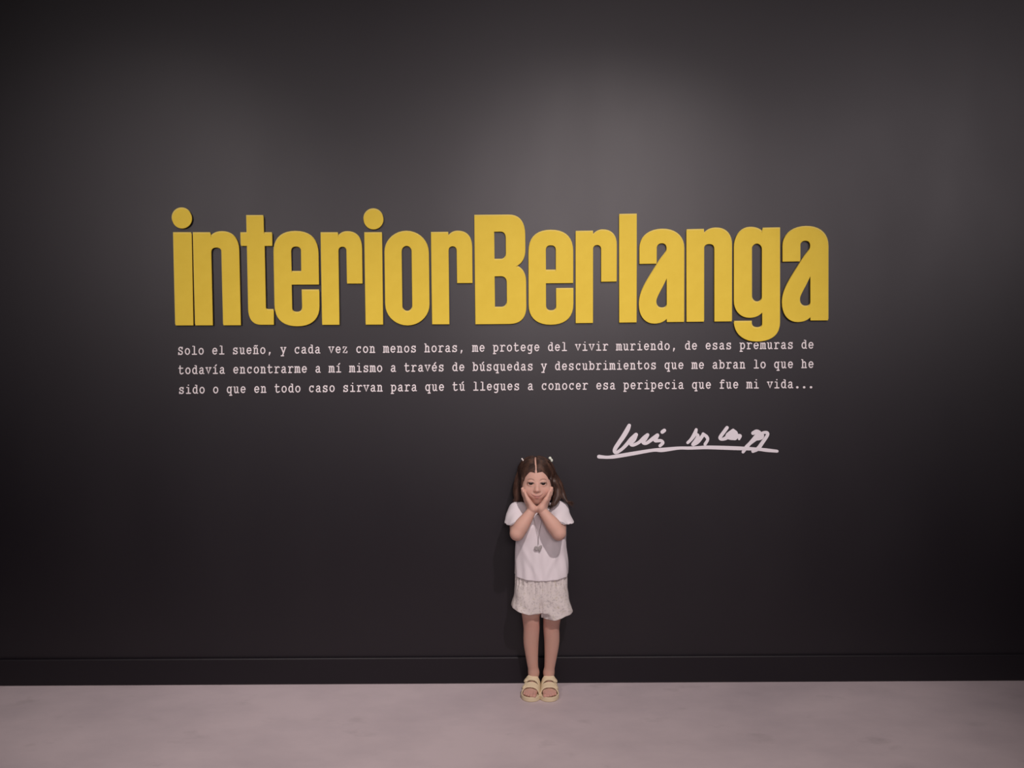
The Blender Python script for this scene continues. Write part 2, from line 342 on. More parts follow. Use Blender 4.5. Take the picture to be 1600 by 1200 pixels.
ga = [Bq((1098, 252, 56), (1150, 228, 60), (1185, 265, 90), (1150, 310, 84), (1055, 400, 52), (1000, 460, 58), (950, 530, 42)), Bq((1130, 335, 60), (1215, 305, 80), (1240, 250, 44), (1300, 245, 48), (1308, 285, 48), (1230, 400, 54), (1170, 480, 58), (1095, 520, 46))]
org = P(1075, 700, 0.0)
SG = empty('signature', tuple(float(t) for t in org)); tag(SG, 'large white handwritten signature with a long underline, right of and above the girl', 'signature')
idt = lambda x, y: (x, y)
for nm, group in (('underline', [under]), ('written_word', luis), ('written_word', berl), ('written_word', lan), ('written_word', ga)):
    o = strokes_mesh(nm, [catmull(s, 6) for s in group], idt, org, m_ink, SG)

# ------------------------------------------------------------------ SDF modelling kit
class Field:
    def __init__(s, lo, hi, h):
        s.lo = np.array(lo, float); s.h = h; s.n = np.ceil((np.array(hi)-s.lo)/h).astype(int)+1
        s.v = np.full(s.n, 0.2, np.float32)
        s.ax = [(s.lo[i]+np.arange(s.n[i])*h).astype(np.float32) for i in range(3)]
    def sub(s, lo, hi):
        a = np.maximum(((np.array(lo)-s.lo)/s.h).astype(int), 0); b = np.minimum(((np.array(hi)-s.lo)/s.h).astype(int)+2, s.n)
        sl = tuple(slice(a[i], max(b[i], a[i]+1)) for i in range(3))
        X, Y, Z = np.meshgrid(*[s.ax[i][sl[i]] for i in range(3)], indexing='ij', sparse=True); return sl, X, Y, Z
    def add(s, fn, lo, hi, k=0.0):
        sl, X, Y, Z = s.sub(lo, hi); d = fn(X, Y, Z); a = s.v[sl]
        s.v[sl] = smin(a, d, k)
    def cut(s, fn, lo=None, hi=None, k=0.0):
        lo = s.lo if lo is None else lo; hi = s.lo+s.n*s.h if hi is None else hi
        sl, X, Y, Z = s.sub(lo, hi); d = fn(X, Y, Z); s.v[sl] = -smin(-s.v[sl], d, k)
    def capsule(s, a, b, ra, rb, k=0.0, cut=False):
        a = np.array(a, float); b = np.array(b, float); R = max(ra, rb)+k+3*s.h
        (s.cut if cut else s.add)(cone(a, b, ra, rb), np.minimum(a, b)-R, np.maximum(a, b)+R, k)
    def chain(s, pts, k=0.0):
        A = np.array(pts, float); R = A[:, 3].max()+k+3*s.h
        fs_ = [cone(p[:3], q[:3], p[3], q[3]) for p, q in zip(A[:-1], A[1:])]
        def fn(X, Y, Z):
            d = fs_[0](X, Y, Z)
            for g_ in fs_[1:]: d = np.minimum(d, g_(X, Y, Z))
            return d
        s.add(fn, A[:, :3].min(0)-R, A[:, :3].max(0)+R, k)
    def ellip(s, c, r, k=0.0, M=None, cut=False):
        c = np.array(c, float); R = max(r)+k+3*s.h
        (s.cut if cut else s.add)(ellf(c, r, M), c-R, c+R, k)
def smooth_chain(p, n=7):
    return [tuple(q) for q in catmull(p, n)]
def smin(a, b, k):
    if k <= 0: return np.minimum(a, b)
    hh = np.maximum(k-np.abs(a-b), 0)/k; return np.minimum(a, b)-hh*hh*k*0.25
def cone(a, b, ra, rb):
    ba = b-a; L = float(ba@ba)+1e-12
    def f(X, Y, Z):
        x, y, z = X-a[0], Y-a[1], Z-a[2]; t = np.clip((x*ba[0]+y*ba[1]+z*ba[2])/L, 0, 1)
        return np.sqrt((x-t*ba[0])**2+(y-t*ba[1])**2+(z-t*ba[2])**2)-(ra+(rb-ra)*t)
    return f
def ellf(c, r, M=None):
    def f(X, Y, Z):
        x, y, z = X-c[0], Y-c[1], Z-c[2]
        if M is not None: x, y, z = [M[0][i]*x+M[1][i]*y+M[2][i]*z for i in range(3)]   # columns of M are the axes
        k0 = np.sqrt((x/r[0])**2+(y/r[1])**2+(z/r[2])**2); k1 = np.sqrt((x/r[0]**2)**2+(y/r[1]**2)**2+(z/r[2]**2)**2)
        return k0*(k0-1)/(k1+1e-6)
    return f
def nets(fd):
    """surface nets: the zero level of the field as a quad mesh"""
    v = fd.v; n = np.array(v.shape); ins = v < 0
    cnt = np.zeros(n-1, np.int8)
    for dx in (0, 1):
        for dy in (0, 1):
            for dz in (0, 1): cnt += ins[dx:n[0]-1+dx, dy:n[1]-1+dy, dz:n[2]-1+dz]
    cells = np.argwhere((cnt > 0) & (cnt < 8)); idx = np.full(n-1, -1, np.int32)
    idx[tuple(cells.T)] = np.arange(len(cells))
    acc = np.zeros((len(cells), 3)); m = np.zeros(len(cells))
    cor = [(a, b, c) for a in (0, 1) for b in (0, 1) for c in (0, 1)]
    val = {c: v[tuple((cells+c).T)] for c in cor}
    for c1 in cor:
        for ax in range(3):
            if c1[ax] == 0:
                c2 = list(c1); c2[ax] = 1; c2 = tuple(c2); a, b = val[c1], val[c2]; ok = (a < 0) != (b < 0)
                t = np.where(ok, a/(np.where(ok, a-b, 1)), 0); p = np.array(c1, float)[None, :].repeat(len(cells), 0); p[:, ax] += t
                acc[ok] += p[ok]; m[ok] += 1
    verts = fd.lo+(cells+acc/m[:, None])*fd.h
    quads = []
    for ax in range(3):
        b, c = (ax+1) % 3, (ax+2) % 3
        s1 = [slice(None)]*3; s2 = [slice(None)]*3; s1[ax] = slice(0, -1); s2[ax] = slice(1, None)
        A1 = ins[tuple(s1)]; A2 = ins[tuple(s2)]; e = np.argwhere(A1 != A2)
        e = e[(e[:, b] > 0) & (e[:, c] > 0) & (e[:, b] < n[b]-1) & (e[:, c] < n[c]-1)]
        out = A1[tuple(e.T)]
        def at(db, dc):
            q = e.copy(); q[:, b] -= db; q[:, c] -= dc; return idx[tuple(q.T)]
        Q = np.stack([at(1, 1), at(0, 1), at(0, 0), at(1, 0)], 1); Q[~out] = Q[~out][:, ::-1]; quads.append(Q)
    return verts, np.concatenate(quads)
def sdf_mesh(name, fd, m, parent, origin, color=None, relax=1):
    V, Q = nets(fd); Q = Q[(Q >= 0).all(1)]
    if relax:
        for _ in range(relax):
            s = np.zeros_like(V); cn = np.zeros(len(V))
            for a, b in ((0, 1), (1, 2), (2, 3), (3, 0)):
                np.add.at(s, Q[:, a], V[Q[:, b]]); np.add.at(cn, Q[:, a], 1); np.add.at(s, Q[:, b], V[Q[:, a]]); np.add.at(cn, Q[:, b], 1)
            V = V*0.5+0.5*s/np.maximum(cn, 1)[:, None]
    me = bpy.data.meshes.new(name); org = np.array(origin)
    me.vertices.add(len(V)); me.vertices.foreach_set('co', (V-org).astype(np.float32).ravel())
    me.loops.add(Q.size); me.loops.foreach_set('vertex_index', Q.astype(np.int32).ravel())
    me.polygons.add(len(Q)); me.polygons.foreach_set('loop_start', (np.arange(len(Q))*4).astype(np.int32)); me.polygons.foreach_set('loop_total', np.full(len(Q), 4, np.int32))
    me.update(calc_edges=True)
    if color is not None:
        at = me.color_attributes.new('tint', 'FLOAT_COLOR', 'POINT'); at.data.foreach_set('color', color(V).astype(np.float32).ravel())
    return link(name, me, m, parent, smooth=True)

# ------------------------------------------------------------------ the girl: materials
m_skin = mat('skin', (0.6, 0.37, 0.29), 0.55, 0.22, 0.25)
a_ = nd(m_skin, 'ShaderNodeVertexColor'); a_.layer_name = 'tint'; lk(m_skin, a_.outputs[0], bsdf(m_skin).inputs['Base Color'])
m_hair = mat('brown_hair', (0.06, 0.03, 0.02), 0.5, 0.4)
lk(m_hair, noise_mix(m_hair, (0.030, 0.014, 0.010), (0.105, 0.052, 0.034), 45, 0.42, 0.70, coords(m_hair, (1, 1, 0.25))), bsdf(m_hair).inputs['Base Color'])
m_shirt = mat('white_cotton', (0.77, 0.71, 0.74), 0.85, 0.2); bump(m_shirt, 900, 0.15, 0.0004, coords(m_shirt))
m_shorts = mat('printed_cotton', (0.7, 0.62, 0.6), 0.85, 0.2)
v = coords(m_shorts)
c = noise_mix(m_shorts, (0.70, 0.64, 0.62), (0.50, 0.45, 0.45), 125, 0.52, 0.70, v, 2)
c = noise_mix(m_shorts, None, (0.56, 0.50, 0.42), 85, 0.58, 0.72, v, 2, base=c)
lk(m_shorts, c, bsdf(m_shorts).inputs['Base Color'])
m_sandal = mat('cream_foam', (0.78, 0.65, 0.44), 0.6, 0.3)
m_eye = mat('eye_white', (0.40, 0.35, 0.34), 0.25, 0.5); m_iris = mat('dark_iris', (0.02, 0.011, 0.008), 0.15, 0.6)
m_cord = mat('grey_cord', (0.34, 0.31, 0.32), 0.6); m_pend = mat('grey_pendant', (0.36, 0.33, 0.33), 0.45, 0.5)
m_clip = mat('pale_green_clip', (0.66, 0.70, 0.60), 0.4); m_clipw = mat('cream_clip', (0.78, 0.72, 0.68), 0.4)

GX = float(P(842, 1066, -0.09)[0]); ORG = np.array([GX, -0.10, 0.0])
GIRL = empty('person', tuple(ORG))
tag(GIRL, 'small girl in white t-shirt and patterned shorts standing with her cheeks cupped in both hands', 'person')

# head frame
th = math.radians(3.5); ct, st_ = math.cos(th), math.sin(th); rl = math.radians(-1.0)
HX = np.array([math.cos(rl), 0, math.sin(rl)])
HY = np.array([0, ct, st_]); HY = HY/np.linalg.norm(HY); HZ = np.cross(HX, HY)     # HY points to the back of the head
HM = np.stack([HX, HY, HZ], 1)
HO = P(839.2, 755.8, -0.185)+HM@np.array([0, 0.076, 0.0])
def H(x, y, z): return HO+HM@np.array([x, y, z])

# ---- body, one continuous surface
FB = Field((GX-0.150, -0.262, 0.012), (GX+0.155, 0.012, 1.010), 0.00175)
# legs
def foot_frame(hx, tx):
    a = P(hx, 1070, -0.030); b = P(tx, 1096, -0.178); f = np.array([b[0]-a[0], b[1]-a[1], 0]); f /= np.linalg.norm(f)
    s = np.array([-f[1], f[0], 0]); o = np.array([a[0], a[1], 0]); return o, f, s     # s: lateral
feet = [foot_frame(834.5, 827.0), foot_frame(857.5, 859.0)]
for side, (o, f, s) in zip((0, 1), feet):
    L = lambda x, l, z: o+f*l+s*x+np.array([0, 0, z])
    if side == 0: kn, cf, md, an = P(830.5, 980, -.092), P(829.8, 1003, -.080), P(831.5, 1030, -.071), P(834, 1051, -.064); hip = P(829, 925, -.095)
    else: kn, cf, md, an = P(861.5, 980, -.092), P(862.2, 1003, -.080), P(860, 1030, -.071), P(857.5, 1051, -.064); hip = P(862, 925, -.095)
    FB.chain(smooth_chain([(*hip, .046), (*P(829 if side == 0 else 863, 955, -.098), .0365), (*kn, .0320), (*cf, .0300), (*md, .0235), (*an, .0190)]), .004)
    FB.chain([(*an, .0190), (*L(0, .038, .038), .0185)], .015)
    FB.capsule(L(0, .024, .031), L(0, .046, .031), .0185, .0165, .012)
    FB.capsule(L(0, .046, .036), L(0, .100, .021), .0165, .0100, .014)
    FB.ellip(L(0, .104, .0225), (.0275, .033, .0105), .012, np.stack([s, f, [0, 0, 1]], 1))
    inn = 1 if side == 0 else -1     # big toe side
    inn = inn*np.sign(s[0])
    for q, (dx, ll, rr) in enumerate(((.0180, .143, .0085), (.0055, .143, .0062), (-.0050, .139, .0058), (-.0142, .134, .0055), (-.0225, .128, .0052))):
        FB.capsule(L(dx*inn, .112, .0215), L(dx*inn, ll, .0195), rr*1.05, rr, .003)
# torso (under the clothes) and neck
FB.capsule(P(845, 930, -.09), P(845, 880, -.09), .060, .056, .03)
FB.ellip(P(845, 925, -.092), (.084, .058, .050), .02)
FB.ellip(P(845, 850, -.092), (.080, .052, .085), .02)
FB.capsule(P(822, 800, -.09), P(866, 800, -.09), .020, .020, .02)
FB.capsule(P(841.5, 802, -.085), H(0, .018, -.045), .030, .031, .015)
# arms
for sd in (0, 1):
    sh, el, wr = ((P(809, 799, -.092), P(807.8, 833.5, -.215), P(831.8, 796.5, -.198)) if sd == 0 else (P(873, 798, -.092), P(873, 833, -.215), P(846.5, 796.5, -.198)))
    sx = -1 if sd == 0 else 1
    FB.chain(smooth_chain([(*sh, .0265), (*((sh+el)/2), .0295), (*el, .0270)]), .008)
    m1 = el*0.68+wr*0.32+np.array([sx*.001, 0, 0]); m2 = el*0.3+wr*0.7
    FB.chain(smooth_chain([(*el, .0270), (*m1, .0285), (*m2, .0215), (*wr, .0165)]), .004)
# head
FH = Field(HO-np.array([.10, .115, .115]), HO+np.array([.10, .125, .125]), 0.00175)
FH.lo = FB.lo+np.round((FH.lo-FB.lo)/FB.h)*FB.h
FH.ax = [(FH.lo[i]+np.arange(FH.n[i])*FH.h).astype(np.float32) for i in range(3)]
FH.ellip(H(0, .016, .019), (.0685, .084, .0635), 0, HM)
FH.ellip(H(0, -.022, -.016), (.0535, .056, .060), .02, HM)
FH.ellip(H(0, -.052, -.067), (.020, .023, .018), .026, HM)
for sx in (-1, 1):
    FH.ellip(H(sx*.030, -.047, -.032), (.025, .028, .025), .018, HM)
    FH.ellip(H(sx*.0235, -.086, -.001), (.0135, .0075, .0070), .009, HM, cut=True)     # socket
    FH.ellip(H(sx*.0235, -.0655, -.001), (.0132, .0128, .0112), .006, HM)              # lids
    FH.ellip(H(sx*.071, .016, -.012), (.006, .014, .021), .006, HM)
FH.capsule(H(0, -.0735, .000), H(0, -.0825, -.0210), .0040, .0062, .012)
FH.ellip(H(0, -.0852, -.0245), (.0078, .0072, .0060), .007, HM)
for sx in (-1, 1): FH.ellip(H(sx*.0085, -.0798, -.0270), (.0048, .0055, .0042), .004, HM)
FH.ellip(H(0, -.070, -.048), (.021, .0130, .014), .014, HM)                             # mouth mound
mouth = [(-.0245, -.0660, -.0375), (-.017, -.0745, -.0435), (-.008, -.0800, -.0475), (0, -.0820, -.0480), (.008, -.0800, -.0475), (.017, -.0745, -.0432), (.0245, -.0660, -.0368)]
FH.chain([(*H(x*.62, y-.001+abs(x)*.04, z-.0046), .0033 if abs(x) < .012 else .0020) for x, y, z in mouth[1:-1]], .004)
for sx in (-1, 1):
    FH.ellip(H(sx*.0235, -.0800, -.0010), (.0108, .0120, .0044), .0015, HM, cut=True)     # eye slit
    FH.capsule(H(sx*.0042, -.0850, -.0325), H(sx*.0046, -.080, -.0285), .0017, .0012, .001, cut=True)
# ---- hands (each finger its own chain), cupping the cheeks
FHd = Field((GX-.10, -.262, float(P(842, 812, -.2)[2])), (GX+.10, -.06, float(P(842, 752, -.2)[2])), 0.00175)
FHd.lo = FB.lo+np.round((FHd.lo-FB.lo)/FB.h)*FB.h
FHd.ax = [(FHd.lo[i]+np.arange(FHd.n[i])*FHd.h).astype(np.float32) for i in range(3)]
HANDS = []
for sd in (0, 1):
    if sd == 0: wr = P(831.8, 796.5, -.198); mp = lambda x, y, d: P(x, y, d)
    else: wr = P(846.5, 796.5, -.198); mp = lambda x, y, d: P(839.2+(839.2-x), y-1.0, d)
    heel = mp(833.2, 794.5, -.206); heel2 = mp(829.5, 795.0, -.185)
    fing = [  # knuckle, middle joint, tip, radius
      (mp(825.6, 781.5, -.2060), mp(822.2, 775.2, -.2010), mp(820.0, 769.6, -.1930), .0062),
      (mp(823.0, 780.5, -.1930), mp(819.6, 772.8, -.1870), mp(817.8, 766.6, -.1790), .0070),
      (mp(821.6, 780.0, -.1790), mp(818.0, 771.0, -.1720), mp(816.4, 763.8, -.1640), .0072),
      (mp(822.2, 781.0, -.1650), mp(817.8, 773.0, -.1580), mp(816.2, 766.8, -.1500), .0070)]
    FHd.capsule(wr, heel, .0160, .0115, .010); FHd.capsule(wr, heel2, .0160, .0135, .010)
    for q, (a, b, c, r) in enumerate(fing):
        base = heel*(1-q/3)+heel2*(q/3)
        FHd.capsule(base, a, .0105, r+.0026, .010)
        FHd.chain([(*a, r+.0006), (*b, r), (*c, r-.0010)], .0022)
    t0 = heel2; t1 = mp(829.0, 787.5, -.160); t2 = mp(826.0, 781.0, -.148); t3 = mp(823.5, 776.5, -.143)
    FHd.chain([(*t0, .0130), (*t1, .0090), (*t2, .0075), (*t3, .0066)], .006)
    HANDS.append(fing)
def merge(dst, src, k):
    a = np.round((src.lo-dst.lo)/dst.h).astype(int); b = np.minimum(a+src.n, dst.n); a2 = np.maximum(a, 0)
    sl = tuple(slice(a2[i], b[i]) for i in range(3)); ss = tuple(slice(a2[i]-a[i], b[i]-a[i]) for i in range(3))
    dst.v[sl] = smin(dst.v[sl], src.v[ss], k)
merge(FB, FH, .012); merge(FB, FHd, .0012)
def skin_col(V):
    C = np.ones((len(V), 4)); base = np.array([0.62, 0.375, 0.300]); C[:, :3] = base
    q = (V-HO)@HM; x, y, z = q.T; front = (y < -.04) & (V[:, 2] > HO[2]-.10)
    def blend(w, col): C[:, :3] = C[:, :3]*(1-w[:, None])+np.array(col)*w[:, None]
    blend(np.where(front, .18*np.exp(-(((np.abs(x)-.034)/.014)**2+((z+.030)/.014)**2)), 0), (0.60, 0.28, 0.23))
    mz = np.interp(x, [p[0] for p in mouth], [p[2] for p in mouth]); lw = np.clip(1-(np.abs(x)/.022)**2, 0, 1)
    sg = lambda t: 1/(1+np.exp(-np.clip(t, -30, 30)))
    lip = front*lw*sg((.0040*lw-(z-mz))/.0006)*sg(((z-mz)+.0075*lw)/.0006)
    blend(.8*lip, (0.44, 0.18, 0.16)); blend(front*.88*np.exp(-((z-mz)/.0014)**2)*sg((.0225-np.abs(x))/.0012), (0.12, 0.04, 0.035))
    ax_ = np.abs(x)-.0230; bz = .0165-ax_**2*26
    blend(front*.60*np.exp(-((z-bz)/.0022)**2)*sg((.0125-np.abs(ax_))/.001), (0.15, 0.08, 0.055))
    ax_ = np.abs(x)-.0238; lz = .0034-ax_**2*14
    blend(front*.97*np.exp(-((z-lz)/.0032)**2)*sg((.0125-np.abs(ax_))/.001), (0.035, 0.018, 0.015))
    blend(front*.40*np.exp(-((z+.0040-ax_**2*20)/.0013)**2)*sg((.010-np.abs(ax_))/.001), (0.25, 0.12, 0.10))
    kn = np.exp(-((V[:, 2]-float(P(845, 975, -.1)[2]))/.03)**2); blend(.35*kn, (0.55, 0.27, 0.22))
    toe = (V[:, 1] < -.150) & (V[:, 2] < .06); blend(np.where(toe, .35, 0), (0.58, 0.28, 0.25))
    return C
body = sdf_mesh('body', FB, m_skin, GIRL, ORG, skin_col)
del FB.v, FH.v, FHd.v

def uv_ball(name, c, r, m, parent, M=None, seg=20):
    bm = bmesh.new(); bmesh.ops.create_uvsphere(bm, u_segments=seg, v_segments=seg//2+2, radius=1)
    for vv in bm.verts:
        p = np.array(vv.co)*np.array(r)
        if M is not None: p = M@p
        vv.co = Vector(p+np.array(c)-ORG)
    me = bpy.data.meshes.new(name); bm.to_mesh(me); bm.free(); return link(name, me, m, parent, smooth=True)
for sx in (-1, 1):
    e = uv_ball('eye', H(sx*.0235, -.0655, -.0012), (.0120, .0108, .0102), m_eye, GIRL, HM)
    uv_ball('iris', H(sx*.0235, -.0718, -.0002), (.0082, .0048, .0080), m_iris, e, HM)

# ---- shirt
def prof(z, zs, vs): return np.interp(z, zs, vs).astype(np.float32)
zpx = lambda py: float(P(845, py, -.095)[2])
TCX = float(P(845.5, 850, -.095)[0])
FS = Field((GX-.165, -.215, zpx(915)), (GX+.165, .0, zpx(770)), 0.0019)
zk = [zpx(915), zpx(900), zpx(850), zpx(820), zpx(800), zpx(785)]
def torso(X, Y, Z, grow=0.0):
    aw = prof(Z, zk, [.107, .106, .1005, .098, .090, .060])+grow; bw = prof(Z, zk, [.074, .073, .067, .065, .056, .040])+grow
    x = X-TCX; y = Y+.092; t = np.arctan2(y, x)
    r = ((np.abs(x)/aw)**2.3+(np.abs(y)/bw)**2.3)**(1/2.3)
    d = (r-1)*bw
    lowf = np.clip((zpx(840)-Z)/.12, 0, 1)
    d = d+.0016*np.sin(t*13+Z*20)*lowf+.0013*np.sin(x*52-Z*40+1.0)+.0022*np.exp(-((np.abs(x)-(Z-zpx(900))*.55-.005)/.012)**2)*np.clip((zpx(845)-Z)/.04, 0, 1)*-1
    return np.maximum(d, Z-zpx(799)-grow)
SLV = [(P(809, 797.5, -.092), P(801.5, 828, -.158), -1), (P(875, 797, -.092), P(881.5, 827, -.158), 1)]
def shirt_solid(fd, g, inner):
    fd.add(lambda X, Y, Z: torso(X, Y, Z, g), fd.lo, fd.lo+fd.n*fd.h, 0)
    fd.capsule(P(816, 798.0, -.090), P(869, 798.0, -.090), .0325+g, .0325+g, .03)
    for a, b, sx in SLV:
        cn = cone(a, b, .0345+g, .0450+g); zc = float(P(802, 815.5, -.150)[2])
        xo = float(P(800 if sx < 0 else 886, 815, -.12)[0])
        def fn(X, Y, Z, cn=cn, sx=sx, zc=zc, xo=xo):
            d = cn(X, Y, Z)+.0026*np.sin((X*sx+Z*1.3)*95)*np.clip((zpx(788)-Z)/.03, 0, 1)+0*Y
            return d if inner else np.maximum(d, zc-.10*(X-xo)*sx-Z)
        lo = np.minimum(a, b)-.07; hi = np.maximum(a, b)+.07; fd.add(fn, lo, hi, .008)
        s1, e1 = (P(809, 799, -.092), P(807.8, 833.5, -.215)) if sx < 0 else (P(873, 798, -.092), P(873, 833, -.215))
        ca = cone(s1, e1, .0360+g, .0385+g)
        def fa(X, Y, Z, ca=ca, sx=sx, zc=zc, xo=xo):
            d = ca(X, Y, Z); return d if inner else np.maximum(d, zc-.10*(X-xo)*sx-Z)
        fd.add(fa, np.minimum(s1, e1)-.07, np.maximum(s1, e1)+.07, .010)
    if inner: fd.cut(lambda X, Y, Z: np.maximum(np.abs(X-TCX)-.09, np.minimum(Z-5, 0)*0-1)+0*Y+0*Z) if False else None
shirt_solid(FS, 0.0, False)
FI = Field(FS.lo, FS.lo+(FS.n-1)*FS.h, FS.h); shirt_solid(FI, -.0042, True)
# below the sleeve openings only the torso stays hollow
FI.v = FI.v[:FS.n[0], :FS.n[1], :FS.n[2]]
FT2 = Field(FS.lo, FS.lo+(FS.n-1)*FS.h, FS.h); FT2.add(lambda X, Y, Z: torso(X, Y, Z, -.0042), FT2.lo, FT2.lo+FT2.n*FT2.h, 0)
ZZ = FS.ax[2][None, None, :]; FI.v = np.where(ZZ < float(P(802, 818, -.150)[2])-.002, FT2.v[:FS.n[0], :FS.n[1], :FS.n[2]], FI.v)
FS.v = np.maximum(FS.v, -FI.v)
FS.cut(lambda X, Y, Z: Z-(zpx(902)+.02*((X-TCX)/.1)**2*.35)+0*Y) if False else None
FS.cut(lambda X, Y, Z: Z-(zpx(900.5)+.007*((X-TCX)/.1)**2)+0*Y)                 # hem
neck = P(841.5, 786, -.095)
FS.ellip(neck, (.043, .046, .034), 0, cut=True)
sdf_mesh('t_shirt', FS, m_shirt, GIRL, ORG, relax=2)

# ---- shorts
FT = Field((GX-.15, -.20, zpx(985)), (GX+.165, .005, zpx(885)), 0.0019)
XMID = float(P(845.6, 950, -.15)[0])
def shorts_solid(fd, g):
    zz = [zpx(975), zpx(955), zpx(905), zpx(890)]
    def pel(X, Y, Z):
        aw = prof(Z, zz, [.100, .103, .101, .099])+g; bw = prof(Z, zz, [.065, .066, .066, .064])+g; x = X-TCX; y = Y+.094; t = np.arctan2(y, x)
        gath = np.clip((Z-zpx(930))/.05, 0, 1)
        d = ((np.abs(x)/aw)**2.2+(np.abs(y)/bw)**2.2)**(1/2.2); d = (d-1)*bw+(.0011*np.sin(t*31)+.0010*np.sin(t*19+1.7)+.0008*np.sin(t*47+.6))*gath
        d = d+.009*np.exp(-((X-XMID)/.007)**2)*np.clip((zpx(928)-Z)/.03, 0, 1); return np.maximum(d, zpx(951)-g-Z)
    fd.add(pel, fd.lo, fd.lo+fd.n*fd.h, 0)
    for (x0_, x1_, yb_, w1) in ((826, 820.5, 966, .0640), (864, 872, 972, .0680)):
        a = P(x0_, 912, -.094); b = P(x1_, yb_, -.098)
        def leg(X, Y, Z, a=a, b=b, w1=w1):
            t = np.clip((a[2]-Z)/(a[2]-b[2]), 0, 1.1); cx = a[0]+(b[0]-a[0])*t; cy = a[1]+(b[1]-a[1])*t
            aw = .045+(w1-.045)*t**.8+g; bw = .054+(.066-.054)*t**.7+g; x = X-cx; y = Y-cy; th_ = np.arctan2(y, x)
            d = (((np.abs(x)/aw)**2.5+(np.abs(y)/bw)**2.5)**.4-1)*.058
            d = d+(.0026*np.sin(th_*5+1.2)+.0014*np.sin(th_*11+Z*60))*t+.0015*np.sin((x*.8+Z)*95)
            return np.maximum(d, Z-a[2]-g)
        fd.add(leg, (a[0]-.09, -.2, b[2]-.03), (a[0]+.09, .0, a[2]+.01), .012)
shorts_solid(FT, 0.0)
FI = Field(FT.lo, FT.lo+(FT.n-1)*FT.h, FT.h); shorts_solid(FI, -.0044)
FI.v = FI.v[:FT.n[0], :FT.n[1], :FT.n[2]]; FT.v = np.maximum(FT.v, -FI.v)
zl, zr = float(P(822, 960.5, -.16)[2]), float(P(870, 968.5, -.16)[2]); xm = float(P(845.6, 950, -.15)[0])
def hem(X, Y, Z):
    zl_ = np.where(X < xm, zl, zr); xo = np.where(X < xm, float(P(822, 950, -.1)[0])-X, X-float(P(871, 950, -.1)[0]))
    return Z-(zl_+np.maximum(xo, -.01)*.30)+0*Y
FT.cut(hem)
sdf_mesh('shorts', FT, m_shorts, GIRL, ORG)

# ---- sandals
def local_map(o, f, s):
    def g(X, Y, Z): x = X-o[0]; y = Y-o[1]; return x*s[0]+y*s[1], x*f[0]+y*f[1], Z
    return g
for side, (o, f, s) in zip((0, 1), feet):
    g = local_map(o, f, s); c0 = o+f*.078; lo = (c0[0]-.075, c0[1]-.10, 0.0-.004); hi = (c0[0]+.075, c0[1]+.10, .115)
    inn = (1 if side == 0 else -1)*np.sign(s[0])
    def outl(x, l, grow=0.0):
        hw = np.interp(l, [-.01, .0, .03, .07, .105, .135, .16], [.024, .027, .0290, .0300, .0355, .0350, .026])+grow
        cx = np.interp(l, [0, .06, .11, .16], [0, 0, -.001, .003])*inn
        return np.maximum(np.abs(x-cx)-hw, 0), hw, cx
    def sole2d(X, Y, Z, grow=0.0):
        x, l, z = g(X, Y, Z)
        d1 = np.sqrt((x/1.0)**2+(l-.022)**2)-.0275-grow
        t = np.clip((l-.022)/.086, 0, 1); d2 = np.sqrt((x)**2+(l-.022-t*.086)**2)-(.0275+.0075*t)-grow
        d3 = np.sqrt(((x-.003*inn)/1.0)**2+((l-.118)/1.02)**2)-.0365-grow
        return smin(np.minimum(d1, d2), d3, .012)
    fs = Field(lo, hi, .0016)
    def sole(X, Y, Z):
        top = .0185
        d = sole2d(X, Y, Z); q = np.maximum(d, np.maximum(Z-top, .0005-Z)); rec = np.maximum(sole2d(X, Y, Z, -.0045), .0115-Z)
        return np.maximum(q, -rec)
    fs.add(sole, lo, hi, 0)
    R = sdf_mesh('sandal', fs, m_sandal, GIRL, ORG, relax=3)
    for l0, l1, wd in ((.049, .074, .0315), (.085, .112, .0345)):
        fs2 = Field(lo, hi, .0016); lm = (l0+l1)/2
        def strap(X, Y, Z):
            x, l, z = g(X, Y, Z); ht = np.interp(l, [.02, .045, .07, .09, .12], [.066, .0615, .0525, .0450, .0375])-.006
            rr = ((np.abs(x)/wd)**2.5+(np.maximum(z-.006, 0)/ht)**2.5)**(1/2.5)
            return np.maximum(np.maximum(np.abs((rr-1)*np.minimum(wd, ht))-.0024, np.abs(l+(z-.03)*.12-lm)-(l1-l0)/2), .010-z)
        fs2.add(strap, lo, hi, 0)
        sdf_mesh('strap', fs2, m_sandal, R, ORG, relax=3)
        hb = float(np.interp(lm, [.045, .07, .09, .12], [.0615, .0525, .0450, .0375]))      # strap tab and buckle on the outer side
        cpos = o+f*(lm-.003)+s*(-inn*wd*.80)+np.array([0, 0, .006+(hb-.006)*.80])
        nrm = s*(-inn)*.62+np.array([0, 0, .78]); tg = np.cross(nrm, f); BM = np.stack([nrm, f, tg], 1)
        fb = Field(cpos-.026, cpos+.026, .0015); fb.ellip(cpos, (.0042, .0165, .0100), 0, BM)
        sdf_mesh('buckle', fb, m_sandal, R, ORG, relax=1)

